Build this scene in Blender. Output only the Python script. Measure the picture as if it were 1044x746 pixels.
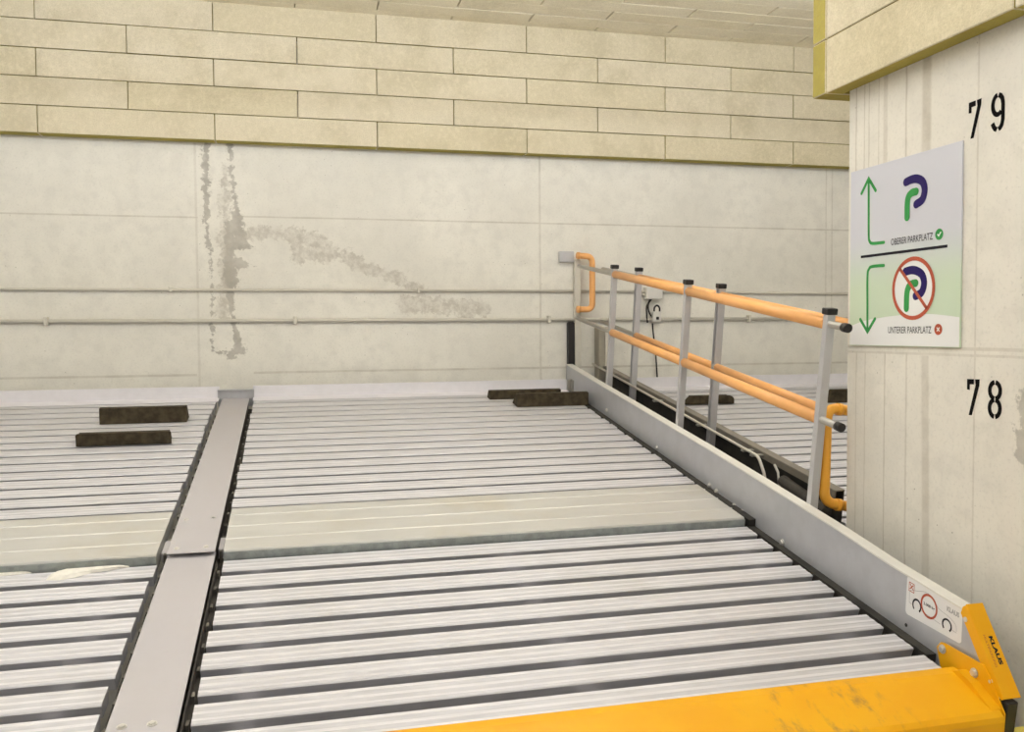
import bpy, bmesh, math, random
from mathutils import Vector, Matrix
random.seed(7)
C = bpy.context.scene.collection
for o in list(bpy.data.objects):
    bpy.data.objects.remove(o)
sc = bpy.context.scene
PI = math.pi

# ------------------------------------------------------------------ camera
CAM_H = 1.37
yaw, pitch, roll = 0.23980, -0.040095, -0.0071302
FPX = 898.58
cy, sy, cp, sp = math.cos(yaw), math.sin(yaw), math.cos(pitch), math.sin(pitch)
fwd = Vector((sy*cp, cy*cp, sp)); rgt = Vector((cy, -sy, 0)); up = rgt.cross(fwd)
r2 = math.cos(roll)*rgt + math.sin(roll)*up
u2 = -math.sin(roll)*rgt + math.cos(roll)*up
cam = bpy.data.cameras.new('camera'); camo = bpy.data.objects.new('camera', cam); C.objects.link(camo)
M = Matrix((r2, u2, -fwd)).transposed().to_4x4(); M.translation = (0, 0, CAM_H)
camo.matrix_world = M
cam.sensor_fit = 'HORIZONTAL'; cam.sensor_width = 36; cam.lens = 36*FPX/1044; cam.clip_start = .05
sc.camera = camo

# ------------------------------------------------------------------ world, light level, exposure
sc.view_settings.view_transform = 'Standard'; sc.view_settings.look = 'None'
sc.view_settings.gamma = 1; sc.view_settings.use_curve_mapping = False
sc.view_settings.exposure = -0.42
wd = bpy.data.worlds.new('world'); sc.world = wd; wd.use_nodes = True
wd.node_tree.nodes['Background'].inputs[0].default_value = (1, .97, .92, 1)
wd.node_tree.nodes['Background'].inputs[1].default_value = 0.3
LAMP_DOWN, LAMP_UP = 17.0, 47.0     # watts of each unseen hanging luminaire, downwards and upwards
LAMP_COL = (.97, .995, 1.06)
LAMPS = [(-1.3, 4.35), (1.3, 4.35), (3.9, 4.35), (-1.9, 2.0), (1.0, 2.0), (-1.9, -1.6), (1.0, -1.6), (-4.2, 4.35), (4.4, 2.0)]  # last one added to brighten the wall behind the pillar
KW = 7.13/7.0             # back wall and everything on it were measured at 7.00 m
def wx(x): return x*KW
def wz(z): return 1.37+(z-1.37)*KW

# ------------------------------------------------------------------ material helpers
def mat_new(name):
    m = bpy.data.materials.new(name); m.use_nodes = True
    nt = m.node_tree
    return m, nt, nt.nodes['Principled BSDF']
def nd(nt, typ, **kw):
    n = nt.nodes.new(typ)
    for k, v in kw.items():
        if k.startswith('i_'):
            n.inputs[int(k[2:])].default_value = v
        else:
            setattr(n, k, v)
    return n
def mth(nt, op, a, b=None, c=None, clamp=False):
    n = nt.nodes.new('ShaderNodeMath'); n.operation = op; n.use_clamp = clamp
    for i, v in enumerate((a, b, c)):
        if v is None: continue
        if isinstance(v, (int, float)): n.inputs[i].default_value = v
        else: nt.links.new(v, n.inputs[i])
    return n.outputs[0]
def smooth(nt, v, a, b, lo=0.0, hi=1.0):
    n = nt.nodes.new('ShaderNodeMapRange'); n.interpolation_type = 'SMOOTHSTEP'
    nt.links.new(v, n.inputs[0])
    n.inputs[1].default_value = a; n.inputs[2].default_value = b
    n.inputs[3].default_value = lo; n.inputs[4].default_value = hi
    return n.outputs[0]
def mix(nt, f, a, b, bt='MIX'):
    n = nt.nodes.new('ShaderNodeMix'); n.data_type = 'RGBA'; n.blend_type = bt
    for s, v in ((n.inputs[0], f), (n.inputs[6], a), (n.inputs[7], b)):
        if isinstance(v, (int, float)): s.default_value = v
        elif isinstance(v, tuple): s.default_value = (*v, 1)
        else: nt.links.new(v, s)
    return n.outputs[2]
def noise(nt, co, scale, detail=4, rough=.55, stretch=None):
    if stretch:
        mp = nt.nodes.new('ShaderNodeMapping'); mp.inputs[3].default_value = stretch
        nt.links.new(co, mp.inputs[0]); co = mp.outputs[0]
    n = nt.nodes.new('ShaderNodeTexNoise'); n.inputs['Scale'].default_value = scale
    n.inputs['Detail'].default_value = detail; n.inputs['Roughness'].default_value = rough
    nt.links.new(co, n.inputs['Vector'])
    return n.outputs[0]
def bump(nt, bs, h, strength=.2, dist=.01):
    b = nt.nodes.new('ShaderNodeBump'); b.inputs['Strength'].default_value = strength
    b.inputs['Distance'].default_value = dist
    nt.links.new(h, b.inputs['Height']); nt.links.new(b.outputs[0], bs.inputs['Normal'])
def obco(nt):
    return nt.nodes.new('ShaderNodeTexCoord').outputs['Object']
def geopos(nt):
    return nt.nodes.new('ShaderNodeNewGeometry').outputs['Position']
def plain(name, col, rough=.5, metal=0.0, var=.06, scale=30, spec=.5):
    m, nt, bs = mat_new(name)
    co = obco(nt)
    n = noise(nt, co, scale)
    f = smooth(nt, n, .3, .7)
    d = tuple(c*(1-var) for c in col); l = tuple(min(1, c*(1+var)) for c in col)
    nt.links.new(mix(nt, f, d, l), bs.inputs['Base Color'])
    bs.inputs['Roughness'].default_value = rough; bs.inputs['Metallic'].default_value = metal
    bs.inputs['Specular IOR Level'].default_value = spec
    return m

def seg_sdf(nt, px, pz, a, b, w0, w1):
    """distance to the capsule a-b minus its width (metres)"""
    ba = (b[0]-a[0], b[1]-a[1]); L2 = ba[0]**2+ba[1]**2
    x = mth(nt, 'SUBTRACT', px, a[0]); z = mth(nt, 'SUBTRACT', pz, a[1])
    dot = mth(nt, 'ADD', mth(nt, 'MULTIPLY', x, ba[0]/L2), mth(nt, 'MULTIPLY', z, ba[1]/L2), clamp=True)
    dx = mth(nt, 'SUBTRACT', x, mth(nt, 'MULTIPLY', dot, ba[0]))
    dz = mth(nt, 'SUBTRACT', z, mth(nt, 'MULTIPLY', dot, ba[1]))
    d = mth(nt, 'SQRT', mth(nt, 'ADD', mth(nt, 'MULTIPLY', dx, dx), mth(nt, 'MULTIPLY', dz, dz)))
    w = mth(nt, 'MULTIPLY_ADD', dot, w1-w0, w0)
    return mth(nt, 'SUBTRACT', d, w)
def union(nt, ds):
    r = ds[0]
    for d in ds[1:]: r = mth(nt, 'MINIMUM', r, d)
    return r

def concrete(name, axis, base, segs_dark, segs_pale, seams_h, seams_v, fine_v=(), joint_col=(.50, .46, .39)):
    """fair faced concrete; axis = which coordinate runs along the wall (0 X, 1 Y)"""
    m, nt, bs = mat_new(name)
    p = geopos(nt)
    sep = nt.nodes.new('ShaderNodeSeparateXYZ'); nt.links.new(p, sep.inputs[0])
    u = sep.outputs[axis]; z = sep.outputs[2]
    n1 = noise(nt, p, 1.3, 6, .6); n2 = noise(nt, p, 9, 5, .6); n3 = noise(nt, p, 70, 3, .6)
    ncl = noise(nt, p, 16, 6, .7)
    col = mix(nt, smooth(nt, n1, .32, .68), tuple(c*.94 for c in base), tuple(min(1, c*1.04) for c in base))
    col = mix(nt, smooth(nt, n2, .42, .72, 0, .55), col, tuple(c*.86 for c in base))
    col = mix(nt, smooth(nt, n3, .5, .78, 0, .4), col, tuple(c*.70 for c in base))
    # pores: little dark blow holes
    vo = nt.nodes.new('ShaderNodeTexVoronoi'); vo.inputs['Scale'].default_value = 17
    nt.links.new(p, vo.inputs['Vector'])
    pore = smooth(nt, vo.outputs['Distance'], .03, .075, 1, 0)
    pore = mth(nt, 'MULTIPLY', pore, smooth(nt, noise(nt, p, 2.6, 3), .46, .58))
    col = mix(nt, mth(nt, 'MULTIPLY', pore, .7), col, (.25, .22, .17))
    wob = mth(nt, 'MULTIPLY', mth(nt, 'SUBTRACT', ncl, .5), .16)
    if segs_dark:
        d = mth(nt, 'ADD', union(nt, [seg_sdf(nt, u, z, *s) for s in segs_dark]), wob)
        f = smooth(nt, d, -.006, .008, 1, 0)
        f = mth(nt, 'MULTIPLY', f, smooth(nt, n2, .25, .75, .55, 1))
        col = mix(nt, f, col, (.40, .375, .33))
    if segs_pale:
        wob2 = mth(nt, 'MULTIPLY', mth(nt, 'SUBTRACT', noise(nt, p, 11, 7, .75), .5), .34)
        d = mth(nt, 'ADD', union(nt, [seg_sdf(nt, u, z, *s) for s in segs_pale]), wob2)
        f = smooth(nt, d, -.02, .01, 1, 0)
        f = mth(nt, 'MULTIPLY', f, smooth(nt, ncl, .35, .65, .15, .75))
        col = mix(nt, f, col, (.47, .435, .375))
    lines = []
    for zz, w, k, u0, u1 in seams_h:
        f = smooth(nt, mth(nt, 'ABSOLUTE', mth(nt, 'SUBTRACT', z, zz)), w*.4, w, k, 0)
        if u0 is not None:
            f = mth(nt, 'MULTIPLY', f, mth(nt, 'MULTIPLY', mth(nt, 'GREATER_THAN', u, u0), mth(nt, 'LESS_THAN', u, u1)))
        lines.append(f)
    for uu, w, k in seams_v:
        lines.append(smooth(nt, mth(nt, 'ABSOLUTE', mth(nt, 'SUBTRACT', u, uu)), w*.4, w, k, 0))
    for uu, w, k, z0, z1, lean in fine_v:
        uc = mth(nt, 'SUBTRACT', u, mth(nt, 'MULTIPLY_ADD', z, lean, uu))
        uc = mth(nt, 'ADD', uc, mth(nt, 'MULTIPLY', mth(nt, 'SUBTRACT', n2, .5), .01))
        f = smooth(nt, mth(nt, 'ABSOLUTE', uc), w*.45, w, k, 0)
        f = mth(nt, 'MULTIPLY', f, mth(nt, 'MULTIPLY', mth(nt, 'GREATER_THAN', z, z0), mth(nt, 'LESS_THAN', z, z1)))
        lines.append(f)
    r = lines[0]
    for f in lines[1:]: r = mth(nt, 'MAXIMUM', r, f)
    r = mth(nt, 'MULTIPLY', r, smooth(nt, n2, .3, .7, .6, 1))
    col = mix(nt, r, col, joint_col)
    nt.links.new(col, bs.inputs['Base Color'])
    bs.inputs['Roughness'].default_value = .75; bs.inputs['Specular IOR Level'].default_value = .3
    h = mth(nt, 'SUBTRACT', mth(nt, 'MULTIPLY', n2, .4), mth(nt, 'MULTIPLY', r, .5))
    bump(nt, bs, h, .25, .01)
    return m

CONC = (.83, .805, .735)
def _sg(l): return [((wx(a[0]), wz(a[1])), (wx(b[0]), wz(b[1])), p*KW, q*KW) for a, b, p, q in l]
m_wall = concrete('fair_faced_concrete', 0, CONC,
    _sg([((-.635, 2.80), (-.642, 2.17), .024, .018), ((-.642, 2.17), (-.605, 1.9), .016, .006), ((-.608, 1.9), (-.618, 1.36), .004, .004),
     ((-.462, 2.80), (-.455, 2.55), .020, .012), ((-.45, 2.55), (-.42, 2.28), .012, .02), ((-.43, 2.28), (-.39, 2.05), .03, .05),
     ((-.47, 2.2), (-.48, 1.75), .03, .05), ((-.44, 2.05), (-.30, 2.02), .05, .0), ((-.45, 1.9), (-.31, 1.87), .05, .0),
     ((-.48, 1.75), (-.47, 1.55), .03, .02), ((-.47, 1.50), (-.42, 1.28), .012, .03), ((-.40, 1.24), (-.50, 1.20), .035, .02), ((-.50, 1.20), (-.61, 1.23), .018, .006), ((-.612, 1.62), (-.612, 1.24), .006, .006)]),
    _sg([((-.36, 2.12), (-.05, 2.12), .06, .05), ((-.05, 2.12), (.22, 2.03), .05, .09), ((.05, 1.98), (.22, 1.98), .08, .08),
     ((.22, 2.03), (.55, 1.86), .06, .07), ((.55, 1.86), (.98, 1.71), .05, .05), ((.85, 1.59), (1.45, 1.55), .08, .07),
     ((-.50, 2.6), (-.53, 1.5), .03, .05)]),
    [(wz(2.232), .009, .6, -20, wx(-.7)), (wz(2.247), .009, .65, wx(-.42), 20), (wz(1.053), .012, .6, -20, wx(-.73)), (wz(1.062), .012, .6, wx(-.32), 20)],
    [(wx(-.712), .012, .35), (wx(1.955), .012, .5), (wx(4.60), .010, .4), (wx(4.66), .010, .4)])
m_pillar = concrete('board_marked_concrete', 1, (.79, .755, .68), [((2.487, 1.15), (2.49, 1.05), .018, .03), ((2.49, 1.05), (2.487, .93), .03, .03)], [],
    [(1.290, .009, .45, None, None), (1.266, .007, .35, None, None)], [(2.716, .006, .35)],
    [(3.43, .006, .55, 1.29, 9, 0), (3.372, .005, .5, 1.29, 9, 0), (3.341, .005, .5, 1.29, 9, 0), (3.276, .005, .35, 1.29, 9, 0), (3.232, .018, .45, 1.29, 9, 0), (3.104, .007, .55, 1.29, 9, 0),
     (2.985, .034, .62, 1.3, 9, 0),
     (3.416, .005, .35, -3, 1.27, 0), (3.354, .005, .4, -3, 1.27, 0), (3.222, .006, .5, -3, 1.27, 0), (3.086, .007, .45, -3, 1.27, 0), (2.955, .028, .42, .2, 1.26, .018)],
    joint_col=(.42, .37, .29))
m_floor = plain('driveway_concrete', (.60, .57, .51), .8, 0, .10, 6)
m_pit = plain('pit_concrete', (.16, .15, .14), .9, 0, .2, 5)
m_plaster = plain('painted_wall', (.72, .69, .62), .8, 0, .04, 3)

def board_mat(name, base, tint):
    m, nt, bs = mat_new(name)
    g = nt.nodes.new('ShaderNodeNewGeometry'); p = g.outputs['Position']
    n1 = noise(nt, p, 3.2, 5, .6); n2 = noise(nt, p, 130, 3, .7); n3 = noise(nt, p, 30, 4, .7)
    k = g.outputs['Random Per Island']
    col = mix(nt, smooth(nt, k, 0, 1, 0, .55), base, tint)
    col = mix(nt, smooth(nt, n1, .42, .72, 0, .5), col, tuple(c*.80 for c in tint))
    col = mix(nt, smooth(nt, n2, .35, .75, 0, .32), col, (.33, .28, .15))
    col = mix(nt, smooth(nt, n3, .45, .7, 0, .35), col, tuple(min(1, c*1.12) for c in base))
    nt.links.new(col, bs.inputs['Base Color'])
    bs.inputs['Roughness'].default_value = .95; bs.inputs['Specular IOR Level'].default_value = .1
    bump(nt, bs, mth(nt, 'ADD', n2, n3), .45, .006)
    return m
m_board = board_mat('wood_wool_face', (.75, .68, .525), (.66, .585, .39))
m_board_edge = board_mat('mineral_wool_edge', (.44, .375, .10), (.36, .30, .07))
m_ceil = board_mat('ceiling_board', (.90, .83, .655), (.84, .76, .56))

def galv(name, col, metal=.35, rough=.45, var=.10, stretch=(1, 14, 14), dirt=.25, dirtcol=(.45, .42, .34)):
    m, nt, bs = mat_new(name)
    co = obco(nt)
    n1 = noise(nt, co, 5, 5, .6, stretch); n2 = noise(nt, co, 1.7, 5, .6); n3 = noise(nt, co, 60, 3, .6)
    col2 = mix(nt, smooth(nt, n1, .3, .7), tuple(c*(1-var) for c in col), tuple(min(1, c*(1+var*.6)) for c in col))
    col2 = mix(nt, smooth(nt, n2, .48, .72, 0, dirt), col2, dirtcol)
    col2 = mix(nt, smooth(nt, n3, .55, .8, 0, .15), col2, tuple(c*.75 for c in col))
    nt.links.new(col2, bs.inputs['Base Color'])
    bs.inputs['Metallic'].default_value = metal
    nt.links.new(smooth(nt, n1, .2, .8, rough-.08, rough+.1), bs.inputs['Roughness'])
    bump(nt, bs, n3, .06, .002)
    return m
m_deck = galv('galvanised_deck', (.61, .60, .63), .3, .45, .10, (1, 14, 14), .2)
m_rib = galv('worn_highlight_rib', (.77, .755, .785), .3, .4, .05, (1, 10, 10), .12)  # worn rib tops, metal highlights painted into the colour
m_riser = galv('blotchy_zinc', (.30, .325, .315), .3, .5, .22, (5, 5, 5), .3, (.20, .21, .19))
m_flange = galv('beam_flange', (.80, .785, .735), .2, .45, .04, (3, 3, 3), .12)
m_cover = galv('galvanised_cover', (.53, .505, .525), .3, .5, .03, (3, 3, 3), .12)
m_beam = galv('galvanised_beam', (.53, .535, .565), .45, .42, .07, (3, 2, 2), .15)
m_upst = galv('galvanised_upstand', (.82, .80, .84), .1, .45, .03, (3, 3, 3), .06)
m_postm = galv('galvanised_post', (.56, .555, .57), .4, .45, .05, (3, 3, 3), .08)
m_postd = galv('weathered_post', (.36, .33, .27), .3, .55, .08, (3, 3, 3), .2)
m_pipe = galv('steel_pipe', (.50, .48, .44), .5, .4, .06, (3, 3, 3), .1)
m_conduit = galv('grey_conduit', (.63, .60, .53), .1, .5, .05, (3, 3, 3), .1)
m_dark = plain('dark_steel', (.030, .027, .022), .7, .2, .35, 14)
m_nbeam = galv('brown_grey_beam', (.25, .225, .19), .4, .45, .15, (2, 2, 2), .3, (.12, .10, .08))
m_clip = plain('dark_clip', (.17, .155, .13), .6, .3, .3, 14)  # darker metal for the clips in the cover slots
m_slot = plain('gap_shade_steel', (.055, .048, .040), .75, .1, .3, 14)  # near black: shade of the slots is set into the colour
m_black = plain('black_plastic', (.012, .010, .010), .45, 0, .1, 20)
m_stop = plain('dirty_black_steel', (.055, .043, .026), .85, .0, .4, 22, .2)
m_orange = plain('orange_tube', (.86, .43, .15), .38, 0, .04, 8)
m_orange2 = plain('amber_tube', (.84, .40, .04), .38, 0, .05, 8)
m_white = plain('white_label', (.86, .855, .85), .4, 0, .01, 5)
m_box = plain('grey_plastic_box', (.72, .70, .66), .5, 0, .03, 20)
m_bolt = plain('bright_zinc', (.72, .70, .66), .3, .6, .05, 60)
m_salt = plain('chalky_residue', (.80, .77, .70), .95, 0, .06, 40)
m_line = plain('pale_yellow_paint', (.90, .76, .16), .6, 0, .05, 12)
def yellow():
    m, nt, bs = mat_new('yellow_powder_coat')
    p = geopos(nt); co = obco(nt)
    n1 = noise(nt, co, 4, 5, .6); n2 = noise(nt, co, 6, 5, .65, (3, 1.2, 1)); n3 = noise(nt, p, 40, 4, .7)
    col = mix(nt, smooth(nt, n1, .35, .7), (.82, .385, .002), (.84, .43, .006))
    sep = nt.nodes.new('ShaderNodeSeparateXYZ'); nt.links.new(p, sep.inputs[0])
    near = mth(nt, 'ABSOLUTE', mth(nt, 'SUBTRACT', sep.outputs[0], 1.62))
    f = mth(nt, 'MULTIPLY', smooth(nt, near, .10, .36, 1, 0), smooth(nt, n2, .50, .68))
    f = mth(nt, 'MULTIPLY', f, smooth(nt, n3, .35, .6, .15, .6))
    f = mth(nt, 'MULTIPLY', f, mth(nt, 'LESS_THAN', sep.outputs[1], 2.56))
    col = mix(nt, f, col, (.30, .17, .06))
    nt.links.new(col, bs.inputs['Base Color']); bs.inputs['Roughness'].default_value = .45; bs.inputs['Specular IOR Level'].default_value = .3
    return m
m_yellow = yellow()
def flat(name, col, rough=.5):
    m, nt, bs = mat_new(name)
    bs.inputs['Base Color'].default_value = (*col, 1); bs.inputs['Roughness'].default_value = rough; bs.inputs['Specular IOR Level'].default_value = .15
    return m
m_green = flat('print_green', (.045, .29, .075)); m_navy = flat('print_navy', (.022, .012, .105))
m_red = flat('print_red', (.46, .10, .055)); m_ink = flat('print_black', (.015, .014, .022)); m_grey = flat('print_grey', (.45, .45, .46))
m_pw = flat('print_white', (.85, .85, .84)); m_logo = flat('print_logo_red', (.50, .12, .07))
m_stencil = plain('stencil_paint', (.006, .005, .005), .9, 0, .2, 40, .1)
m_diff = flat('unseen_lamp_diffuser', (.9, .9, .88)); _b = m_diff.node_tree.nodes['Principled BSDF']
_b.inputs['Emission Color'].default_value = (*LAMP_COL, 1); _b.inputs['Emission Strength'].default_value = 4
m_housing = plain('unseen_lamp_housing', (.75, .74, .72), .5, 0, .02, 10)
def sign_mat():
    m, nt, bs = mat_new('printed_sign_face')
    p = geopos(nt); sep = nt.nodes.new('ShaderNodeSeparateXYZ'); nt.links.new(p, sep.inputs[0])
    f = smooth(nt, sep.outputs[2], 1.52, 1.78)
    nt.links.new(mix(nt, f, (.60, .71, .54), (.63, .635, .70)), bs.inputs['Base Color'])
    bs.inputs['Roughness'].default_value = .35
    return m
m_sign = sign_mat()

# ------------------------------------------------------------------ object helpers
def tag(o, label, cat, group=None):
    o['label'] = label; o['category'] = cat
    if group: o['group'] = group
    return o
def thing(name, label, cat, loc=(0, 0, 0), rot=None, group=None):
    o = bpy.data.objects.new(name, None); C.objects.link(o); o.location = loc; o.empty_display_size = .1
    if rot: o.rotation_euler = rot
    return tag(o, label, cat, group)
class MB:
    """collects shapes in one bmesh"""
    def __init__(s): s.b = bmesh.new(); s.smooth = []
    def face(s, vs, mi=0):
        try: f = s.b.faces.new(vs)
        except ValueError: return None
        f.material_index = mi; return f
    def box(s, x0, x1, y0, y1, z0, z1, bev=0, fmi=None):
        v = [s.b.verts.new(p) for p in ((x0,y0,z0),(x1,y0,z0),(x1,y1,z0),(x0,y1,z0),(x0,y0,z1),(x1,y0,z1),(x1,y1,z1),(x0,y1,z1))]
        Q = {'-z':(3,2,1,0),'+z':(4,5,6,7),'-y':(0,1,5,4),'+x':(1,2,6,5),'+y':(2,3,7,6),'-x':(3,0,4,7)}
        fs = []
        for k, q in Q.items():
            fs.append(s.face([v[i] for i in q], (fmi or {}).get(k, 0)))
        if bev:
            es = list({e for f in fs for e in f.edges})
            bmesh.ops.bevel(s.b, geom=es, offset=bev, segments=1, affect='EDGES', profile=.5)
        return s
    def prism(s, pts, axis, a, b, mi=0, bev=0):
        """polygon pts in the two other axes, extruded along axis from a to b"""
        def P(q, t):
            return {0: (t, q[0], q[1]), 1: (q[0], t, q[1]), 2: (q[0], q[1], t)}[axis]
        A = [s.b.verts.new(P(q, a)) for q in pts]; B = [s.b.verts.new(P(q, b)) for q in pts]
        n = len(pts); m1 = mi if isinstance(mi, list) else [mi]*n
        fs = [s.face(A[::-1], 0), s.face(B, 0)]
        for i in range(n): fs.append(s.face([A[i], A[(i+1) % n], B[(i+1) % n], B[i]], m1[i]))
        if bev:
            es = list({e for f in fs if f for e in f.edges})
            bmesh.ops.bevel(s.b, geom=es, offset=bev, segments=2, affect='EDGES', profile=.5)
        return s
    def tube(s, pts, r, n=14, cap=True, bend=0):
        P = [Vector(p) for p in pts]
        if bend:      # round the corners
            Q = [P[0]]
            for i in range(1, len(P)-1):
                a = (P[i-1]-P[i]).normalized(); c = (P[i+1]-P[i]).normalized()
                k = min(bend, (P[i-1]-P[i]).length*.49, (P[i+1]-P[i]).length*.49)
                p0 = P[i]+a*k; p1 = P[i]+c*k
                for j in range(7):
                    t = j/6; Q.append((1-t)**2*p0+2*t*(1-t)*P[i]+t*t*p1)
            Q.append(P[-1]); P = Q
        rings = []; T0 = (P[1]-P[0]).normalized()
        ref = Vector((0, 0, 1)) if abs(T0.z) < .9 else Vector((1, 0, 0))
        nrm = T0.cross(ref).normalized()
        for i, p in enumerate(P):
            if i == 0: T = (P[1]-P[0])
            elif i == len(P)-1: T = (P[-1]-P[-2])
            else: T = (P[i+1]-P[i]).normalized()+(P[i]-P[i-1]).normalized()
            T.normalize(); nrm = (nrm-T*nrm.dot(T)).normalized(); bn = T.cross(nrm)
            rings.append([s.b.verts.new(p+r*(math.cos(2*PI*k/n)*nrm+math.sin(2*PI*k/n)*bn)) for k in range(n)])
        for A, B in zip(rings, rings[1:]):
            for k in range(n):
                f = s.face([A[k], A[(k+1) % n], B[(k+1) % n], B[k]])
                if f: f.smooth = True
        if cap: s.face(rings[0][::-1]); s.face(rings[-1])
        return s
    def bolt(s, c, ax, r=.010, h=.006):
        """hexagon head with a washer and a dome"""
        c = Vector(c); ax = Vector(ax).normalized()
        s.tube([c, c+ax*h*.35], r*1.45, 16); s.tube([c+ax*h*.35, c+ax*h], r, 6); return s
    def build(s, name, mat, parent=None, recalc=True):
        me = bpy.data.meshes.new(name)
        if recalc: bmesh.ops.recalc_face_normals(s.b, faces=s.b.faces)
        s.b.to_mesh(me); s.b.free()
        for m in (mat if isinstance(mat, (list, tuple)) else [mat]): me.materials.append(m)
        o = bpy.data.objects.new(name, me); C.objects.link(o)
        if parent: o.parent = parent
        return o
def bolts(parent, items, ax, r, h, name='bolt'):
    for c in items: MB().bolt(c, ax, r, h).build(name, m_bolt, parent)
def structure(o): o['kind'] = 'structure'; return o

class Flat:
    """printed 2-D artwork: (u, v) in the sheet, laid on a plane by a function P(u, v, lift)"""
    def __init__(s, P): s.P = P; s.m = MB(); s.lift = .0006
    def poly(s, pts):
        s.m.face([s.m.b.verts.new(s.P(u, v, s.lift)) for u, v in pts]); return s
    def disc(s, u, v, r, n=28, ry=None):
        return s.poly([(u+r*math.cos(2*PI*k/n), v+(ry or r)*math.sin(2*PI*k/n)) for k in range(n)])
    def stroke(s, pts, w, round_=True):
        L = []; R = []; n = len(pts)
        for i, p in enumerate(pts):
            a = pts[max(i-1, 0)]; b = pts[min(i+1, n-1)]
            d1 = Vector((p[0]-a[0], p[1]-a[1])); d2 = Vector((b[0]-p[0], b[1]-p[1]))
            if d1.length: d1.normalize()
            if d2.length: d2.normalize()
            t = (d1+d2); t.normalize(); nn = Vector((-t.y, t.x))
            k = 1.0
            if 0 < i < n-1: k = 1/max(.5, nn.dot(Vector((-d1.y, d1.x))))
            L.append((p[0]+nn.x*w/2*k, p[1]+nn.y*w/2*k)); R.append((p[0]-nn.x*w/2*k, p[1]-nn.y*w/2*k))
        vl = [s.m.b.verts.new(s.P(*q, s.lift)) for q in L]; vr = [s.m.b.verts.new(s.P(*q, s.lift)) for q in R]
        for i in range(n-1): s.m.face([vl[i], vl[i+1], vr[i+1], vr[i]])
        if round_:
            s.lift += .00005
            for q in (pts[0], pts[-1]): s.disc(q[0], q[1], w/2, 16)
            s.lift -= .00005
        return s
    def arc(s, u, v, r, a0, a1, w, ry=None, n=28, round_=False):
        ry = ry or r
        return s.stroke([(u+r*math.cos(a0+(a1-a0)*k/n), v+ry*math.sin(a0+(a1-a0)*k/n)) for k in range(n+1)], w, round_)
    def ring(s, u, v, r, w, n=48, ry=None):
        ry = ry or r
        A = [s.m.b.verts.new(s.P(u+(r+w/2)*math.cos(2*PI*k/n), v+(ry+w/2)*math.sin(2*PI*k/n), s.lift)) for k in range(n)]
        B = [s.m.b.verts.new(s.P(u+(r-w/2)*math.cos(2*PI*k/n), v+(ry-w/2)*math.sin(2*PI*k/n), s.lift)) for k in range(n)]
        for k in range(n): s.m.face([A[k], A[(k+1) % n], B[(k+1) % n], B[k]])
        return s
    def text(s, body, u, v, width, height, bold=0.0):
        cu = bpy.data.curves.new('lettering', 'FONT'); cu.body = body; cu.size = 1; cu.resolution_u = 3; cu.offset = bold
        o = bpy.data.objects.new('lettering', cu); C.objects.link(o)
        bpy.context.view_layer.update()
        me = bpy.data.meshes.new_from_object(o.evaluated_get(bpy.context.evaluated_depsgraph_get()))
        xs = [w.co.x for w in me.vertices]; ys = [w.co.y for w in me.vertices]
        x0, x1, y0, y1 = min(xs), max(xs), min(ys), max(ys)
        vs = [s.m.b.verts.new(s.P(u+(w.co.x-x0)/(x1-x0)*width, v+(w.co.y-y0)/(y1-y0)*height, s.lift)) for w in me.vertices]
        for f in me.polygons: s.m.face([vs[i] for i in f.vertices])
        bpy.data.objects.remove(o); bpy.data.curves.remove(cu); bpy.data.meshes.remove(me)
        return s
    def build(s, name, mat, parent=None, label=None):
        o = s.m.build(name, mat, parent, recalc=False)
        if label: o['label'] = label
        return o
def smooth_path(pts, k=6):
    """Catmull-Rom through 2-D points"""
    out = []; n = len(pts)
    for i in range(n-1):
        p0 = pts[max(i-1, 0)]; p1 = pts[i]; p2 = pts[i+1]; p3 = pts[min(i+2, n-1)]
        for j in range(k):
            t = j/k
            out.append(tuple(.5*((2*p1[c])+(-p0[c]+p2[c])*t+(2*p0[c]-5*p1[c]+4*p2[c]-p3[c])*t*t+(-p0[c]+3*p1[c]-3*p2[c]+p3[c])*t**3) for c in (0, 1)))
    out.append(pts[-1]); return out

# ------------------------------------------------------------------ the setting
YW = 7.13; CEIL = 1.37+2.42*KW; PX = 2.40; PY = 3.482
structure(MB().box(-6, 6.5, YW, YW+.3, -1.9, CEIL).build('wall_back', m_wall))
structure(MB().box(PX, PX+.42, 1.2, PY, -1.9, CEIL, .004).build('wall_right', m_pillar))
structure(MB().box(-6, 6.5, -4.5, 2.475, -.3, 0).build('floor', m_floor))
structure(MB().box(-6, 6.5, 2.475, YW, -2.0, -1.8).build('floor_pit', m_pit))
structure(MB().box(-6.3, -6, -4.5, YW, -1.9, CEIL).build('wall_left', m_plaster))
structure(MB().box(6.5, 6.8, -4.5, YW, -1.9, CEIL).build('wall_far_right', m_plaster))
structure(MB().box(-6, 6.5, -4.8, -4.5, -.3, CEIL).build('wall_front', m_plaster))
structure(MB().box(-6.3, 6.8, -4.8, YW+.3, CEIL+.06, CEIL+.3).build('ceiling_slab', m_plaster))
mb = MB(); g = .0055                                            # ceiling boards: rows along X, joints staggered
for r in range(37):
    y1 = (6.970-.1815*r)*KW; y0 = y1-.1815*KW
    x = (2.39-1.18*7) if r % 2 == 0 else (2.99-1.18*8)
    while x < 6.5:
        a, b = max(x*KW, -6), min((x+1.18)*KW, 6.5)
        if b-a > .05:
            e = random.uniform(0, .004)
            mb.box(a+g, b-g, y0+g*.8, y1-g*.8, CEIL-e, CEIL+.06, .003)
        x += 1.18
structure(mb.build('ceiling', m_ceil))
mb = MB()                                                       # insulation boards on the back wall
zr = [wz(z) for z in (2.785, 2.979, 3.179, 3.378, 3.577, 3.83)]
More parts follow.
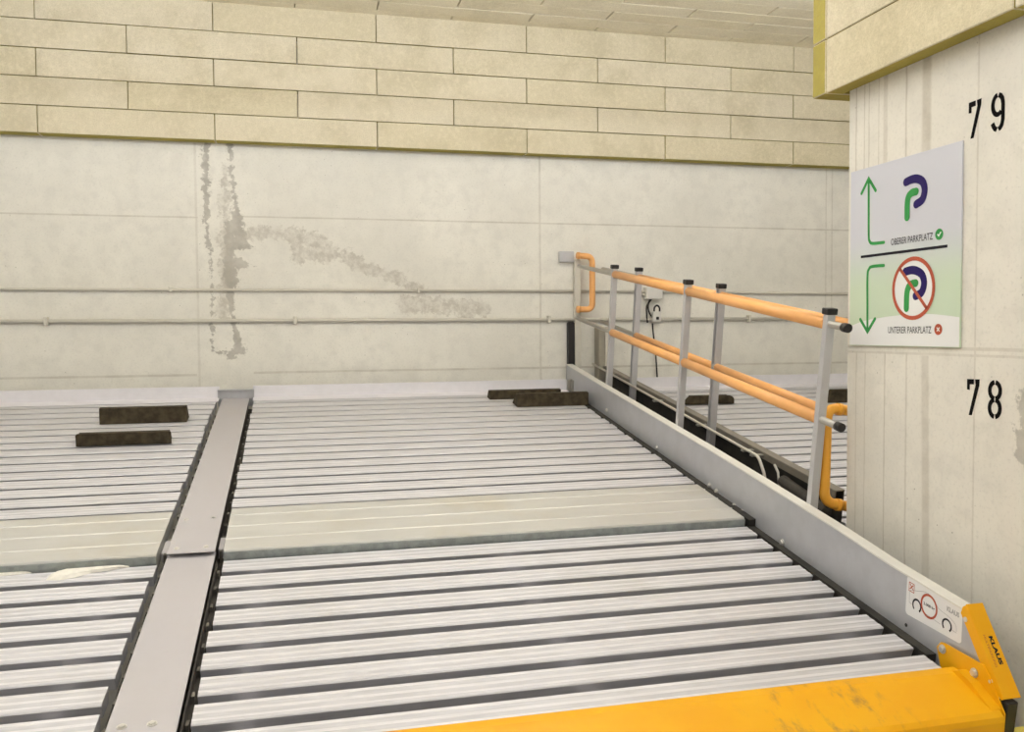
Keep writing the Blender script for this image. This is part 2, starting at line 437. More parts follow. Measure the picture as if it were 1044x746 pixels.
for r in range(5):
    x = (-.557 if r % 2 == 0 else .04)-1.188*5
    while x < 6.5:
        a, b = max(x*KW, -5.99), min((x+1.188)*KW, 6.49)
        if b-a > .05:
            e = random.uniform(0, .007)
            mb.box(a+.0025, b-.0025, YW-.12-e, YW-.001, zr[r]+.003, zr[r+1]-.002, .004,
                   {'-z': 1, '+z': 1, '-x': 1, '+x': 1})
        x += 1.188
structure(mb.build('trim_1', [m_board, m_board_edge]))
mb = MB(); IX = 2.315                                            # insulation boards round the pillar head
zs = [2.415, 2.655, 2.895, 3.135, 3.375, 3.615, CEIL]
for i in range(6):
    e = random.uniform(0, .004)
    mb.box(IX-e, PX-.001, 2.47, PY+.045, zs[i]+.002, zs[i+1]-.002, .004, {'-z': 1, '+z': 1, '+y': 1, '-y': 1})
    mb.box(IX-e, PX-.001, 1.27, 2.464, zs[i]+.002, zs[i+1]-.002, .004, {'-z': 1, '+z': 1, '+y': 1, '-y': 1})
    mb.box(IX-e-.002, PX+.42, PY+.047, PY+.147, zs[i]+.002, zs[i+1]-.002, .004, {'-z': 1, '+z': 1, '-x': 1, '+x': 1, '-y': 1})
structure(mb.build('trim_2', [m_board, m_board_edge]))

# ------------------------------------------------------------------ ceiling luminaires, out of view, hung and aimed to brighten walls and ceiling
for i, (lx, ly) in enumerate(LAMPS):
    L = thing('unseen_ceiling_light', 'unseen long white luminaire hung on two rods from the board ceiling', 'light', (lx, ly, CEIL), None, 'unseen ceiling luminaires')
    MB().box(-.75, .75, -.05, .05, -.62, -.58, .008).build('unseen_housing', m_housing, L)
    MB().box(-.72, .72, -.045, .045, -.635, -.6205, .004).build('unseen_diffuser', m_diff, L)
    for x in (-.6, .6): MB().tube([(x, 0, 0), (x, 0, -.58)], .006, 8).build('unseen_hanger_rod', m_pipe, L)
    for en, zz, rx in ((LAMP_DOWN, -.64, 0), (LAMP_UP, -.57, PI-.75), (LAMP_UP, -.57, PI+.75)):
        la = bpy.data.lights.new('luminaire_light', 'AREA'); la.shape = 'RECTANGLE'; la.size = 1.4; la.size_y = .09
        la.energy = en; la.color = LAMP_COL
        lo = bpy.data.objects.new('luminaire_light', la); C.objects.link(lo); lo.parent = L; lo.location = (0, 0, zz); lo.rotation_euler = (rx, 0, 0)

# ------------------------------------------------------------------ the platform frame: x across, y up the slope, z normal to the deck
T = 0.143288; DD = -1.52335; S0 = 2.34
def plat_origin(s): return (0, math.cos(T)*s-math.sin(T)*DD, math.sin(T)*s+math.cos(T)*DD+CAM_H)
def pw(x, s, h):
    o = plat_origin(s); return (x, o[1]-math.sin(T)*h, o[2]+math.cos(T)*h)

def slat(s0, s1, h):
    """profile of one deck section from its front (s0) to its back (s1); 1 marks the worn rib tops with painted highlights"""
    w = s1-s0; e = .0012
    q = [((s0+.012, h-.05), 0), ((s0, h-.004-e), 0), ((s0+.004, h-e), 0)]
    for k0, k1 in ((.16, .26), (.47, .60)):
        q += [((s0+w*k0-.003, h-e), 0), ((s0+w*k0, h), 1), ((s0+w*k1, h), 0), ((s0+w*k1+.003, h-e), 0)]
    q += [((s1-.022, h-e), 0), ((s1-.019, h), 1), ((s1-.003, h), 0), ((s1, h-.004), 0), ((s1-.012, h-.05), 0)]
    return q
def deck(x0, x1, starts, pitch, gap, h, extra=None):
    """ribbed sheet: raised sections with troughs between"""
    mb = MB(); jit = random.Random(3)
    for s in starts:
        e0 = jit.uniform(-.006, .006); e1 = jit.uniform(-.006, .006)
        sl = slat(s, s+pitch-gap, h)
        mb.prism([(a-S0, b) for (a, b), k in sl], 0, x0+e0, x1+e1, [k for p, k in sl])
    for x in (x0+.15, (x0+x1)/2, x1-.15): mb.box(x-.03, x+.03, starts[0]-S0, starts[-1]+pitch-.05-S0, h-.12, h-.048)
    return mb
FRONT = [2.345+.1606*k for k in range(9)]
REAR = [4.325+.1546*k for k in range(16)]
def step_plate(x0, x1):
    """smooth wide section with three low ridges and a tall front face at the step"""
    h = .04
    pr = [(3.758, -.035), (3.758, .034), (3.762, h), (3.885, h), (3.89, h+.004), (3.897, h+.004), (3.902, h), (4.04, h), (4.045, h+.004), (4.052, h+.004), (4.057, h), (4.19, h), (4.195, h+.004), (4.202, h+.004), (4.207, h), (4.292, h), (4.294, h-.055), (3.78, -.035)]
    return MB().prism([(a-S0, b) for a, b in pr], 0, x0, x1)
def deck_bay(root, x0, x1, flag=0):
    f = deck(x0, x1, FRONT, .1606, .050, 0).build('deck_sheet', [m_deck, m_rib], root)
    f['label'] = 'ribbed deck sheet in front of the step'
    b = deck(x0, x1, REAR, .1546, .042, .04).build('deck_sheet', [m_deck, m_rib], root)
    b['label'] = 'ribbed deck sheet behind the step'
    p = step_plate(x0, x1).build('step_plate', m_step, root); p['label'] = 'smooth galvanised step plate'
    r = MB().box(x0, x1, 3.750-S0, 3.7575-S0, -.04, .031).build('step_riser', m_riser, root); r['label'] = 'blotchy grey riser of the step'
    MB().prism([(6.690-S0, .041), (6.690-S0, .045), (6.808-S0, .047), (6.815-S0, .132), (6.822-S0, .132), (6.822-S0, .041)], 0, x0-.005, x1+.02).build('upstand_plate', m_upst, root)
m_step = galv('step_sheet', (.60, .59, .565), .35, .42, .05, (1, 8, 8), .55, (.52, .47, .37))

PF = thing('parking_platform', 'large tilted galvanised parking platform with ribbed deck, yellow front lip and railing', 'platform', plat_origin(S0), (T, 0, 0))
XL, XR, CL, CR = -.318, 2.14, -.548, -.352
deck_bay(PF, XL, XR)
deck_bay(PF, -2.95, -.588)
# centre cover strip and what carries it
c1 = MB().box(CL, CR, 2.33-S0, 3.80-S0, .014, .020, .002).build('cover_strip', m_cover, PF)
c2 = MB().box(CL, CR, 3.756-S0, 6.80-S0, .036, .042, .002).build('cover_strip', m_cover, PF)
bolts(c1, [(x, 2.50-S0, .020) for x in (-.506, -.424)], (0, 0, 1), .010, .006)
bolts(c2, [(x, s-S0, .042) for x, s in ((-.513, 4.164), (-.391, 4.171), (-.512, 3.805), (-.393, 3.805))], (0, 0, 1), .008, .005)
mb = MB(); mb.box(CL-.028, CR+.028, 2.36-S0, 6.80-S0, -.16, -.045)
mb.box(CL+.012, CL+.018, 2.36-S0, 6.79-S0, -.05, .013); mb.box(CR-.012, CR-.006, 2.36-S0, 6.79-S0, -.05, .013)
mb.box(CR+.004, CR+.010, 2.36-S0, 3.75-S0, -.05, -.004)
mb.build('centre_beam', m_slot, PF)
# notched ends of the deck sections in the slots
for k in range(26):
    for x in (CL-.026, CR+.008):
        s = 2.38+.16*k
        if s < 6.7: MB().box(x+.004, x+.014, s-S0, s+.03-S0, -.045, -.022 if s < 3.7 else .010).build('slot_clip', m_clip, PF)
for x0, x1 in ((CL-.036, CL-.002), (CR+.002, CR+.030)): MB().box(x0+.004, x1-.004, 3.84-S0, 3.98-S0, -.03, .012).build('slot_plate', m_cover, PF)
MB().box(-.578, -.318, 6.80-S0, 6.808-S0, -.02, .112).box(-.578, -.318, 6.780-S0, 6.80-S0, .105, .112).build('upstand_plate', m_beam, PF)
# edge beam on the pillar side
top = [(6.955, .232), (6.07, .231), (4.987, .234), (4.315, .235), (3.782, .232), (3.101, .224), (2.763, .212), (2.36, .212)]
pr = [(s-S0, h) for s, h in top]+[(2.342-S0, .205), (2.165-S0, .0), (2.165-S0, -.03), (2.45-S0, -.14), (6.955-S0, -.14)]
eb = MB().prism(pr, 0, 2.200, 2.206).build('edge_beam', m_beam, PF)
mb = MB()
tp = top+[(s, h-.006) for s, h in top[::-1]]
mb.prism([(s-S0, h+.001) for s, h in tp], 0, 2.197, 2.252)
tp2 = top+[(s, h-.05) for s, h in top[::-1]]
mb.prism([(s-S0, h) for s, h in tp2], 0, 2.246, 2.252)
mb.build('top_flange', m_flange, eb)
MB().box(2.075, 2.199, 2.40-S0, 6.85-S0, -.105, -.09).build('support_ledge', m_dark, eb)  # dark colour stands in for shade in the gap by the deck
MB().box(2.160, 2.1992, 2.46-S0, 3.752-S0, -.06, -.006).box(2.160, 2.1992, 3.752-S0, 6.73-S0, -.06, .030).build('shade_strip', m_dark, eb)  # added dark strip for the shadow and dirt along the beam foot
MB().box(2.196, 2.240, 2.128-S0, 2.165-S0, -.125, -.002, .004).build('dark_gap_block', m_black, PF)  # added black block standing in for the dark gap beside the lip end
bolts(eb, [(2.1995, s-S0, h) for s, h in ((4.258, .042), (4.175, .036), (3.972, .022), (3.887, .018), (3.498, .008), (5.933, .075), (5.0, .05))], (-1, 0, 0), .011, .012)
MB().tube([(2.1985, 2.627-S0, .022), (2.1998, 2.627-S0, .022)], .007).build('bolt_hole', m_black, eb)
mb = MB(); mb.box(2.162, 2.199, 6.79-S0, 6.796-S0, .03, .135); mb.box(2.193, 2.1985, 6.74-S0, 6.80-S0, .03, .135)
for h in (.05, .075, .10, .125): mb.bolt((2.178, 6.789-S0, h), (0, -1, 0), .009, .010)
mb.build('corner_bracket', m_pipe, eb)
# capacity sticker on the beam
SA, SB, SCc, SD = (2.650, .211), (2.364, .213), (2.352, .086), (2.638, .064)
def stk(u, v, lift):     # u,v in 0..1, u to the front, v up
    a = (SA[0]*(1-u)+SB[0]*u, SA[1]*(1-u)+SB[1]*u); b = (SD[0]*(1-u)+SCc[0]*u, SD[1]*(1-u)+SCc[1]*u)
    return (2.1993-lift, b[0]*(1-v)+a[0]*v-S0, b[1]*(1-v)+a[1]*v)
f = Flat(stk); f.lift = .0003
rr = .05; ry = .10
pts = []
for cx_, cy_, a0 in ((1-rr, 1-ry, 0), (rr, 1-ry, PI/2), (rr, ry, PI), (1-rr, ry, 1.5*PI)):
    for k in range(6): pts.append((cx_+rr*math.cos(a0+k*PI/10), cy_+ry*math.sin(a0+k*PI/10)))
f.poly(pts); f.build('capacity_sticker', m_white, eb, 'white sticker with red ring and car outline')
class FlatA(Flat): pass
def stk2(u, v, lift): return stk(u/2.1, v, lift)     # aspect-true units: u 0..2.1, v 0..1
f = Flat(stk2); f.lift = .0009; f.ring(.90, .52, .29, .06); f.build('red_ring', m_red, eb)
f = Flat(stk2); f.lift = .0009
f.text('2.000 kg', .69, .475, .42, .10, .02); f.build('weight_lettering', m_ink, eb)
for u_, v_ in ((.44, .36), (1.58, .30)):
    f = Flat(stk2); f.lift = .0009; f.arc(u_, v_, .155, -.9, 4.0, .05); f.build('wheel_arc', m_ink, eb)
f = Flat(stk2); f.lift = .0007
f.stroke(smooth_path([(.13, .52), (.16, .66), (.45, .75), (.75, .84), (1.05, .80), (1.25, .62), (1.65, .55), (1.88, .44), (1.92, .28)]), .012)
f.stroke([(.13, .52), (.14, .34), (.24, .33)], .012); f.stroke([(.56, .30), (1.35, .23)], .012); f.stroke([(1.70, .25), (1.92, .24)], .012)
f.text('KLAUS', 1.55, .68, .44, .14, .05)
f.build('car_outline', m_grey, eb)
f = Flat(stk2); f.lift = .0007
f.stroke([(.10, .86), (.30, .86), (.30, .64), (.10, .64), (.10, .86)], .02, False); f.stroke([(.14, .70), (.26, .82)], .03); f.stroke([(.14, .82), (.26, .70)], .03)
f.build('corner_logo', m_logo, eb)
# yellow end cap over the slanted beam end
A0 = (2.345, .238); A1 = (2.140, .006)
dv = Vector((A1[0]-A0[0], A1[1]-A0[1])).normalized(); nv = Vector((dv.y, -dv.x))     # into the beam
if nv.x < 0: nv = -nv
def capp(k, d): return (A0[0]+(A1[0]-A0[0])*k+nv.x*d-S0, A0[1]+(A1[1]-A0[1])*k+nv.y*d)
mb = MB()
mb.prism([capp(0, 0), capp(1, 0), capp(1, .004), capp(0, .004)], 0, 2.192, 2.258, 0, .001)
for x in (2.191, 2.255):
    mb.prism([capp(.01, .002), capp(1, .002), capp(1, .012), capp(.8, .040), capp(.06, .040), capp(.01, .02)], 0, x, x+.004)
cap = mb.build('end_cap', m_yellow, PF); cap['label'] = 'slanted yellow end cap with black lettering'
def capuv(u, v, lift):      # u down the slope 0..1, v from the beam side (0) to the pillar side (1)
    q = capp(u, -lift); return (2.192+.066*v, q[0], q[1])
f = Flat(capuv); f.lift = .0008; f.text('KLAUS', .36, .52, .30, .24, .05); f.build('black_lettering', m_ink, cap)
f = Flat(capuv); f.lift = .0008; f.text('MULTIPARKING', .34, .24, .34, .12, .0); f.build('small_lettering', m_red, cap)
bolts(cap, [(2.191, *capp(.14, .030)), (2.191, *capp(.80, .026))], (-1, 0, 0), .006, .005)
# yellow front lip
def lip(x0, x1):
    mb = MB()
    top_ = [(2.352, .006), (2.315, .008), (2.300, .004), (2.135, -.030), (2.118, -.040), (2.112, -.056), (2.118, -.118)]
    pr = top_+[(s+.006, h-.008) for s, h in top_[::-1]]
    return mb.prism([(s-S0, h) for s, h in pr], 0, x0, x1)
lp = lip(-.34, 2.178).build('front_lip', m_yellow, PF)
lip(-2.95, -.56).build('front_lip', m_yellow, PF)
mb = MB()
mb.prism([(s-S0, h) for s, h in ((2.448, .030), (2.432, .055), (2.415, .060), (2.235, .075), (2.205, .050), (2.125, -.036), (2.12, -.115), (2.16, -.115), (2.42, -.03))], 0, 2.186, 2.191)
mb.prism([(s-S0, h) for s, h in ((2.33, .006), (2.30, .024), (2.24, .012), (2.14, -.028), (2.14, -.04), (2.30, -.004))], 0, 2.150, 2.190)
mb.build('lip_gusset', m_yellow, lp)
bolts(lp, [(2.186, s-S0, h) for s, h in ((2.418, .036), (2.266, .030))], (-1, 0, 0), .011, .010)

# ------------------------------------------------------------------ railings
def rail_frame(root, x, posts, s_top, s_mid, s_end, light=m_orange, caps_front=True, dh=0.0, mid=.624, channel=False, rad=.027):
    for s in posts:
        p = MB()
        if channel:     # open channel, its slot towards the viewer's left
            p.box(x+.012, x+.022, s-.020-S0, s+.020-S0, -.10, 1.100+dh); p.box(x-.020, x+.012, s-.020-S0, s-.014-S0, -.10, 1.100+dh); p.box(x-.020, x+.012, s+.014-S0, s+.020-S0, -.10, 1.100+dh)
        else: p.box(x-.020, x+.020, s-.017-S0, s+.017-S0, -.10, 1.100, .002)
        po = p.build('rail_post', m_postm, root)
        MB().box(x-.026, x+.026, s-.023-S0, s+.023-S0, 1.094+dh, 1.122+dh, .003).build('post_cap', m_black, po)
    for nm, h, s0 in (('handrail', 1.053+dh, s_top), ('knee_rail', mid, s_mid)):
        tubeo = MB().tube([(x, s0-S0, h), (x, s_end-S0, h)], .0165, 12).build(nm, m_pipe, root)
        sl = sorted(posts); ed = [s0+.01 if sl[0] > s0+.25 else None]+sl
        spans = [(a, b) for a, b in zip(sl, sl[1:])]
        if sl[0] > s0+.25: spans = [(s0, sl[0])]+spans
        for a, b in spans:
            MB().tube([(x, a+.017-S0 if a != s0 else a-S0, h), (x, b-.017-S0, h)], rad, 18).build('orange_sleeve', light, tubeo)
        if caps_front and not sl[0] > s0+.25:
            MB().tube([(x, s0-.004-S0, h), (x, s0+.030-S0, h)], .020, 14).build('rubber_end', m_black, tubeo)
rail_frame(PF, 2.272, [3.40, 4.85, 6.11], 3.26, 3.24, 6.95)

# ------------------------------------------------------------------ the neighbouring platform behind the pillar
NP = thing('parking_platform', 'second galvanised parking platform beyond the railing, partly hidden by the numbered pillar', 'platform', plat_origin(S0), (T, 0, 0))
REARN = [4.325+.1546*k for k in range(16)]
NX0, NX1 = 2.60, 5.3
mb = deck(NX0, NX1, [3.55+.1546*k for k in range(21)], .1546, .042, .04); b = mb.build('deck_sheet', [m_deck, m_rib], NP)
MB().prism([(6.690-S0, .041), (6.690-S0, .045), (6.808-S0, .047), (6.815-S0, .132), (6.822-S0, .132), (6.822-S0, .041)], 0, NX0, NX1).build('upstand_plate', m_upst, NP)
mb = MB(); mb.box(2.532, 2.540, 3.55-S0, 6.86-S0, -.14, .228)
nb = mb.build('edge_beam', m_dark, NP); nb['label'] = 'dark edge beam'  # near-black web carries the shade of the gap in its colour
MB().box(2.488, 2.545, 3.55-S0, 6.86-S0, .222, .230, .003).box(2.490, 2.496, 3.55-S0, 6.86-S0, .19, .225).build('top_flange', m_nbeam, nb)
MB().box(2.540, 2.66, 3.60-S0, 6.8-S0, -.075, -.06).build('support_ledge', m_dark, nb)
rail_frame(NP, 2.462, [4.80, 6.11], 3.50, 3.66, 6.89, m_orange, False, -.018, .602, True, .022)
# pale hydraulic line clipped under the flange, bent down at its end
HL = MB().tube([(2.43, 6.95-S0, .232), (2.43, 4.17-S0, .222), (2.43, 4.09-S0, .14), (2.43, 4.07-S0, .05)], .0085, 10, True, .03).build('hydraulic_line', m_conduit, NP)
MB().tube([(2.44, 4.02-S0, .22), (2.44, 3.98-S0, .19), (2.44, 3.93-S0, .05)], .007, 8).build('hydraulic_line', m_pipe, NP)
for s in (5.6, 4.9, 4.32, 4.22): MB().box(2.42, 2.535, s-S0, s+.03-S0, .205, .214).build('line_clip', m_pipe, HL)
MB().tube([(2.46, 3.96-S0, .15), (2.46, 3.56-S0, .12)], .03, 12).build('hydraulic_cylinder', m_slot, NP)

# ------------------------------------------------------------------ wheel stops
def wheel_stop(x0, x1, s, hgt, dep, label, rnd=0.0, slant=.0):
    r = thing('wheel_stop', label, 'wheel stop', pw(x0, s, .0412), (T, 0, 0), 'black wheel stops')
    L = x1-x0
    mb = MB()
    mb.prism([(0, 0), (.012, hgt), (.055, hgt), (dep, 0)], 0, slant, L-slant) if not (rnd or slant) else None
    if rnd or slant:
        n = 5; out = []
        if rnd:
            out = [(0, 0), (0, hgt-rnd*.8)]+[(rnd-rnd*math.cos(k*PI/10), hgt-rnd*.8+rnd*.8*math.sin(k*PI/10)) for k in range(1, 6)]
            out += [(L-rnd+rnd*math.sin(k*PI/10), hgt-rnd*.8+rnd*.8*math.cos(k*PI/10)) for k in range(0, 5)]+[(L, hgt-rnd*.8), (L, 0)]
        else: out = [(0, 0), (slant, hgt), (L-slant, hgt), (L, 0)]
        mb.prism(out, 1, 0, .012)
        mb.prism([(.012, .0), (.012, hgt*.97), (.05, hgt*.97), (dep, 0)], 0, max(rnd, slant), L-max(rnd, slant))
    b = mb.build('bumper_block', m_stop, r)
    mb = MB(); mb.box(.03, L-.03, dep-.004, dep+.045, 0, .006); mb.build('foot_plate', m_dark, r)
    return r
wheel_stop(-1.262, -.722, 6.09, .105, .15, 'black wheel stop on the left deck, standing nearest the back wall', .0)
wheel_stop(-1.288, -.752, 5.555, .075, .13, 'long black wheel stop on the left deck, the one nearer the viewer', .012)
wheel_stop(1.452, 2.03, 6.53, .066, .095, 'low black wheel stop half hidden behind the stop in the right deck corner')
wheel_stop(1.602, 2.165, 6.25, .098, .15, 'brownish black wheel stop in the corner beside the edge beam')
wheel_stop(2.93, 3.345, 6.17, .066, .12, 'black wheel stop with rounded ends seen between the railing posts', .05)
wheel_stop(4.12, 4.70, 6.09, .105, .14, 'black wheel stop with slanted end just left of the pillar', 0, .045)

# chalky residue lying at the foot of the step on the left deck
mb = MB(); rg = random.Random(5)
def blob(pts, h0, h1):
    cxp = sum(p[0] for p in pts)/len(pts); cyp = sum(p[1] for p in pts)/len(pts)
    A = [mb.b.verts.new(pw(x, s, h0)) for x, s in pts]; B = [mb.b.verts.new(pw(cxp+(x-cxp)*.8, cyp+(s-cyp)*.6, h1)) for x, s in pts]
    n = len(pts)
    for i in range(n): mb.face([A[i], A[(i+1) % n], B[(i+1) % n], B[i]])
    mb.face(B)
blob([(-.99, 3.655), (-.985, 3.72), (-.95, 3.75), (-.88, 3.752), (-.80, 3.757), (-.70, 3.757), (-.69, 3.735), (-.76, 3.715), (-.83, 3.70), (-.88, 3.665), (-.94, 3.645)], .001, .012)
blob([(-1.20, 3.752), (-1.10, 3.757), (-1.06, 3.74), (-1.12, 3.732), (-1.2, 3.73)], .001, .008)
o = tag(mb.build('chalk_residue', m_salt), 'white chalky crust lying on the left deck below the step', 'residue'); o['kind'] = 'stuff'

# ------------------------------------------------------------------ conduits, switch, guide posts on the back wall
cd = thing('wall_conduit', 'single thin grey conduit running along the back wall, the upper one', 'conduit', (0, YW, wz(1.692)), None, 'conduits on the back wall')
MB().tube([(-5.9, -.018, 0), (wx(2.84), -.018, 0)], .011, 12).build('conduit_pipe', m_conduit, cd)
MB().tube([(wx(3.0), -.018, -.004), (6.3, -.018, -.018)], .011, 12).build('conduit_pipe', m_conduit, cd)
for x in (-4.2, -.9, .95): MB().box(wx(x)-.012, wx(x)+.012, -.034, 0, -.018, .018, .002).build('pipe_clip', m_conduit, cd)
cd = thing('wall_conduit', 'thicker grey conduit with small clips along the back wall, the lower one', 'conduit', (0, YW, wz(1.460)), None, 'conduits on the back wall')
MB().tube([(-5.9, -.022, .004), (6.3, -.022, -.004)], .0145, 12).build('conduit_pipe', m_conduit, cd)
for x in (-5.2, -1.747, -.005, 2.022, 3.834):
    MB().box(wx(x)-.014, wx(x)+.014, -.05, 0, -.030, .032, .003).build('pipe_clip', m_conduit, cd)
sw = thing('cable_switch', 'small grey junction box with padlocked switch and black cable on the back wall', 'switch box', (wx(2.93), YW, 1.37))
MB().box(-.075, .075, -.085, 0, .260, .367, .006).build('junction_box', m_box, sw)
s2 = MB().box(-.012, .062, -.08, 0, .065, .155, .005).build('isolator', m_box, sw)
MB().box(.012, .038, -.09, -.08, .085, .110, .004).build('rotary_handle', m_black, s2)
MB().tube([(.0, -.07, .155), (.0, -.07, .19), (.026, -.07, .212), (.050, -.07, .19), (.050, -.07, .155)], .008, 8, True, .02).build('padlock_shackle', m_black, s2)
for pts in ([(-.02, -.03, .26), (-.06, -.04, .20), (-.055, -.04, .12), (-.045, -.03, .06)], [(-.01, -.03, .26), (-.05, -.05, .22), (-.045, -.05, .16), (-.005, -.04, .10)],
            [(.0, -.03, .055), (.01, -.03, -.05), (.03, -.03, -.20), (.045, -.03, -.415)]):
    MB().tube(pts, .007, 8, True, .03).build('cable', m_black, sw)
for z in (.325, .298):
    MB().tube([(-.10, -.03, z), (-.075, -.03, z)], .013, 10).build('cable_gland', m_conduit, sw)

gp = thing('guide_post', 'slim pale grey upright post by the wall at the end of the railing', 'post', (wx(2.262), YW-.025, -1.8), None, 'lift guide posts at the back wall')
MB().box(-.026, .026, -.03, .023, 0, wz(1.95)+1.8, .003).build('upright', m_conduit, gp)
MB().prism([(-.085, 1.8+.95), (-.030, 1.8+.95), (-.030, 1.8+1.43), (-.045, 1.8+1.445), (-.07, 1.8+1.445), (-.085, 1.8+1.43)], 1, -.028, .02).build('slide_strip', m_black, gp)
gp = thing('guide_post', 'brownish grey box post by the wall behind the first railing posts', 'post', (wx(2.475), YW-.07, -1.8), None, 'lift guide posts at the back wall')
MB().box(-.055, .045, -.05, .065, 0, 3.195, .004).build('upright', m_postd, gp)
MB().box(.0, .045, -.056, -.0505, 0, 3.19, .001).build('cover_strip', m_conduit, gp)

def loop_obj(label, pts, r, fl, plate=None):
    o = thing('guard_loop', label, 'guard rail', pts[0], None, 'orange guard loops')
    P0 = Vector(pts[0])
    MB().tube([Vector(p)-P0 for p in pts], r, 18, True, .055).build('bent_tube', m_orange if plate else m_orange2, o)
    for c, ax in fl:
        c = Vector(c)-P0; ax = Vector(ax)
        MB().tube([c, c+ax*.022], r*1.18, 18).build('tube_collar', m_orange if plate else m_orange2, o)
    if plate:
        x0, x1, y0, y1, z0, z1 = plate
        mb = MB().box(x0-P0.x, x1-P0.x, y0-P0.y, y1-P0.y, z0-P0.z, z1-P0.z, .004)
        for z in (z0+.02, z1-.02): mb.bolt((x0+.03-P0.x, y0-P0.y, z-P0.z), (0, -1, 0), .007, .005)
        mb.build('wall_plate', m_postm, o)
    return o
loop_obj('orange tube loop bolted to the back wall beside a grey plate',
         [(2.278, 7.03, 1.990), (2.416, 7.03, 1.985), (2.416, 7.03, 1.543), (2.278, 7.03, 1.543)], .025,
         [((2.284, 7.03, 1.990), (1, 0, 0)), ((2.286, 7.03, 1.543), (1, 0, 0))], (2.150, 2.276, 7.085, YW-.001, 1.94, 2.03))
loop_obj('amber tube loop fixed behind the numbered pillar next to the last railing post',
         [(2.62, PY, .965), (2.62, 3.535, .965), (2.335, 3.535, 1.012), (2.322, 3.535, .580), (2.62, 3.535, .515), (2.62, PY, .515)], .024,
         [((2.385, 3.535, 1.003), (1, 0, -.15)), ((2.385, 3.535, .566), (1, 0, -.2))])
o = MB().box(2.24, PX-.002, 1.3, 2.470, .0005, .003).build('floor_marking', m_line)
tag(o, 'pale yellow painted line on the floor at the foot of the pillar', 'floor marking')

# ------------------------------------------------------------------ parking sign
SY = 3.455
SG = thing('parking_sign', 'white parking sign with two green arrows and P symbols on the pillar', 'sign', (PX, SY, 1.294))
def sgn(u, v, lift): return (-.0082-lift, -u, v-1.294)
MB().box(-.008, -.001, -.672, 0, 0, .763, .001).build('sign_panel', m_sign, SG)
f = Flat(sgn); f.lift = .0003
f.poly([(.003, 1.297)]+[(.669, 1.297)]+smooth_path([(.669, 1.408), (.512, 1.423), (.326, 1.421), (.121, 1.404), (.003, 1.378)]))
f.build('white_ground', m_pw, SG)
f = Flat(sgn); f.lift = .0006
f.poly([(.11+.21*math.cos(k*PI/20)-.0, 1.545+.17*math.sin(k*PI/20)-.0) for k in range(41)]) if False else None
f.disc(.414, 1.527, .115, 40)
f.build('ring_ground', m_pw, SG)
f = Flat(sgn); f.lift = .0009
f.stroke(smooth_path([(.127, 2.005), (.129, 1.88), (.131, 1.77), (.137, 1.742), (.158, 1.730), (.232, 1.727)], 5), .0135)
f.stroke([(.079, 1.953), (.127, 2.009), (.175, 1.951)], .0145); f.build('green_arrow', m_green, SG)
f = Flat(sgn); f.lift = .0009
f.stroke(smooth_path([(.233, 1.631), (.156, 1.632), (.134, 1.622), (.125, 1.595), (.126, 1.48), (.128, 1.360)], 5), .0135)
f.stroke([(.078, 1.408), (.128, 1.354), (.178, 1.409)], .0145)
f.build('green_arrow', m_green, SG)
f = Flat(sgn); f.lift = .0010
f.stroke(smooth_path([(.374, 1.813), (.375, 1.872), (.383, 1.896), (.402, 1.907), (.426, 1.908)]), .031)
f.build('symbol_stem', m_green, SG)
f = Flat(sgn); f.lift = .0012
f.stroke(smooth_path([(.366, 1.955), (.400, 1.960), (.432, 1.957), (.463, 1.940), (.475, 1.907), (.462, 1.872), (.428, 1.858)]), .034)
f.build('symbol_bow', m_navy, SG)
f = Flat(sgn); f.lift = .0010
f.stroke(smooth_path([(.376, 1.449), (.378, 1.505), (.386, 1.530), (.404, 1.544), (.430, 1.547)]), .031)
f.build('symbol_stem', m_green, SG)
f = Flat(sgn); f.lift = .0012
f.stroke(smooth_path([(.368, 1.596), (.402, 1.600), (.434, 1.595), (.466, 1.577), (.478, 1.544), (.464, 1.509), (.430, 1.496)]), .034)
f.build('symbol_bow', m_navy, SG)
f = Flat(sgn); f.lift = .0015
f.ring(.414, 1.527, .118, .016); f.stroke([(.333, 1.612), (.496, 1.444)], .014, False)
f.build('prohibition_ring', m_red, SG)
f = Flat(sgn); f.lift = .0009
f.stroke([(.078, 1.679), (.603, 1.677)], .011, False); f.build('divider_line', m_ink, SG)
f = Flat(sgn); f.lift = .0009
f.text('OBERER PARKPLATZ', .277, 1.710, .246, .027); f.build('lettering', m_ink, SG)
f = Flat(sgn); f.lift = .0009; f.text('UNTERER PARKPLATZ', .265, 1.348, .256, .027)
f.build('lettering', m_ink, SG)
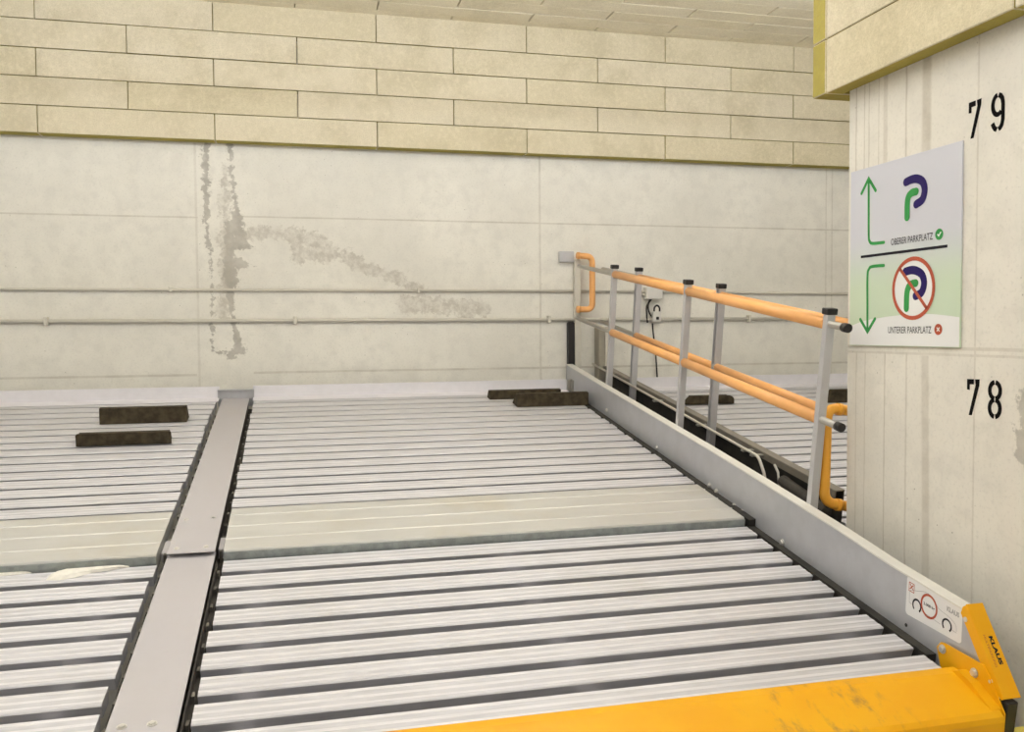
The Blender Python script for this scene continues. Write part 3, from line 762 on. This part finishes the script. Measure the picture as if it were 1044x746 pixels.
f = Flat(sgn); f.lift = .0009; f.disc(.558, 1.726, .0215); f.build('green_tick_dot', m_green, SG)
f = Flat(sgn); f.lift = .0009; f.disc(.559, 1.363, .0215); f.build('red_cross_dot', m_red, SG)
f = Flat(sgn); f.lift = .0013
f.stroke([(.549, 1.727), (.556, 1.720), (.568, 1.734)], .005, False); f.build('tick', m_pw, SG)
f = Flat(sgn); f.lift = .0013
f.stroke([(.552, 1.356), (.566, 1.370)], .005, False); f.stroke([(.552, 1.370), (.566, 1.356)], .005, False)
f.build('cross', m_pw, SG)

# ------------------------------------------------------------------ stencilled numbers on the pillar
def num(label, digits, y0, ztop):
    o = thing('stencilled_number', label, 'painted number', (PX, y0, ztop))
    def P(u, v, lift): return (-.0004-lift, -u, v)
    H = .132
    for ch, u0 in digits:
        f = Flat(P); w = .017
        if ch == '7':
            f.poly([(u0, 0), (u0+.034, .001), (u0+.034, -.018), (u0+.014, -.019), (u0+.014, -.040), (u0, -.038)])
            f.poly([(u0+.039, .001), (u0+.062, .002), (u0+.060, -.022), (u0+.026, -H), (u0+.010, -H), (u0+.042, -.020)])
        else:
            cx_ = u0+.031; g_ = .10
            def half(cz, rx, rz, a0, a1): f.arc(cx_, cz, rx, a0, a1, w, rz, 16)
            if ch == '8':
                for cz, rz in ((-.034, .029), (-.097, .030)):
                    half(cz, .024, rz, PI/2+g_, 1.5*PI-g_); half(cz, .024, rz, PI/2-g_, -PI/2+g_)
            else:
                half(-.040, .023, .034, PI/2+g_, PI*1.5+.75)
                f.stroke([(cx_+.003, -.007), (cx_+.012, -.011), (cx_+.020, -.022), (cx_+.0235, -.040), (cx_+.0235, -.095), (cx_+.019, -.113), (cx_+.012, -.122), (cx_+.004, -.126)], w, False)
                f.stroke([(cx_-.024, -.100), (cx_-.018, -.113), (cx_-.012, -.121), (cx_-.003, -.126)], w, False)
        f.build('digit', m_stencil, o)
num('black stencilled number 79 on the pillar above the parking sign', (('7', 0), ('9', .107)), 2.762, 2.188)
num('black stencilled number 78 on the pillar below the parking sign', (('7', 0), ('8', .103)), 2.752, 1.180)
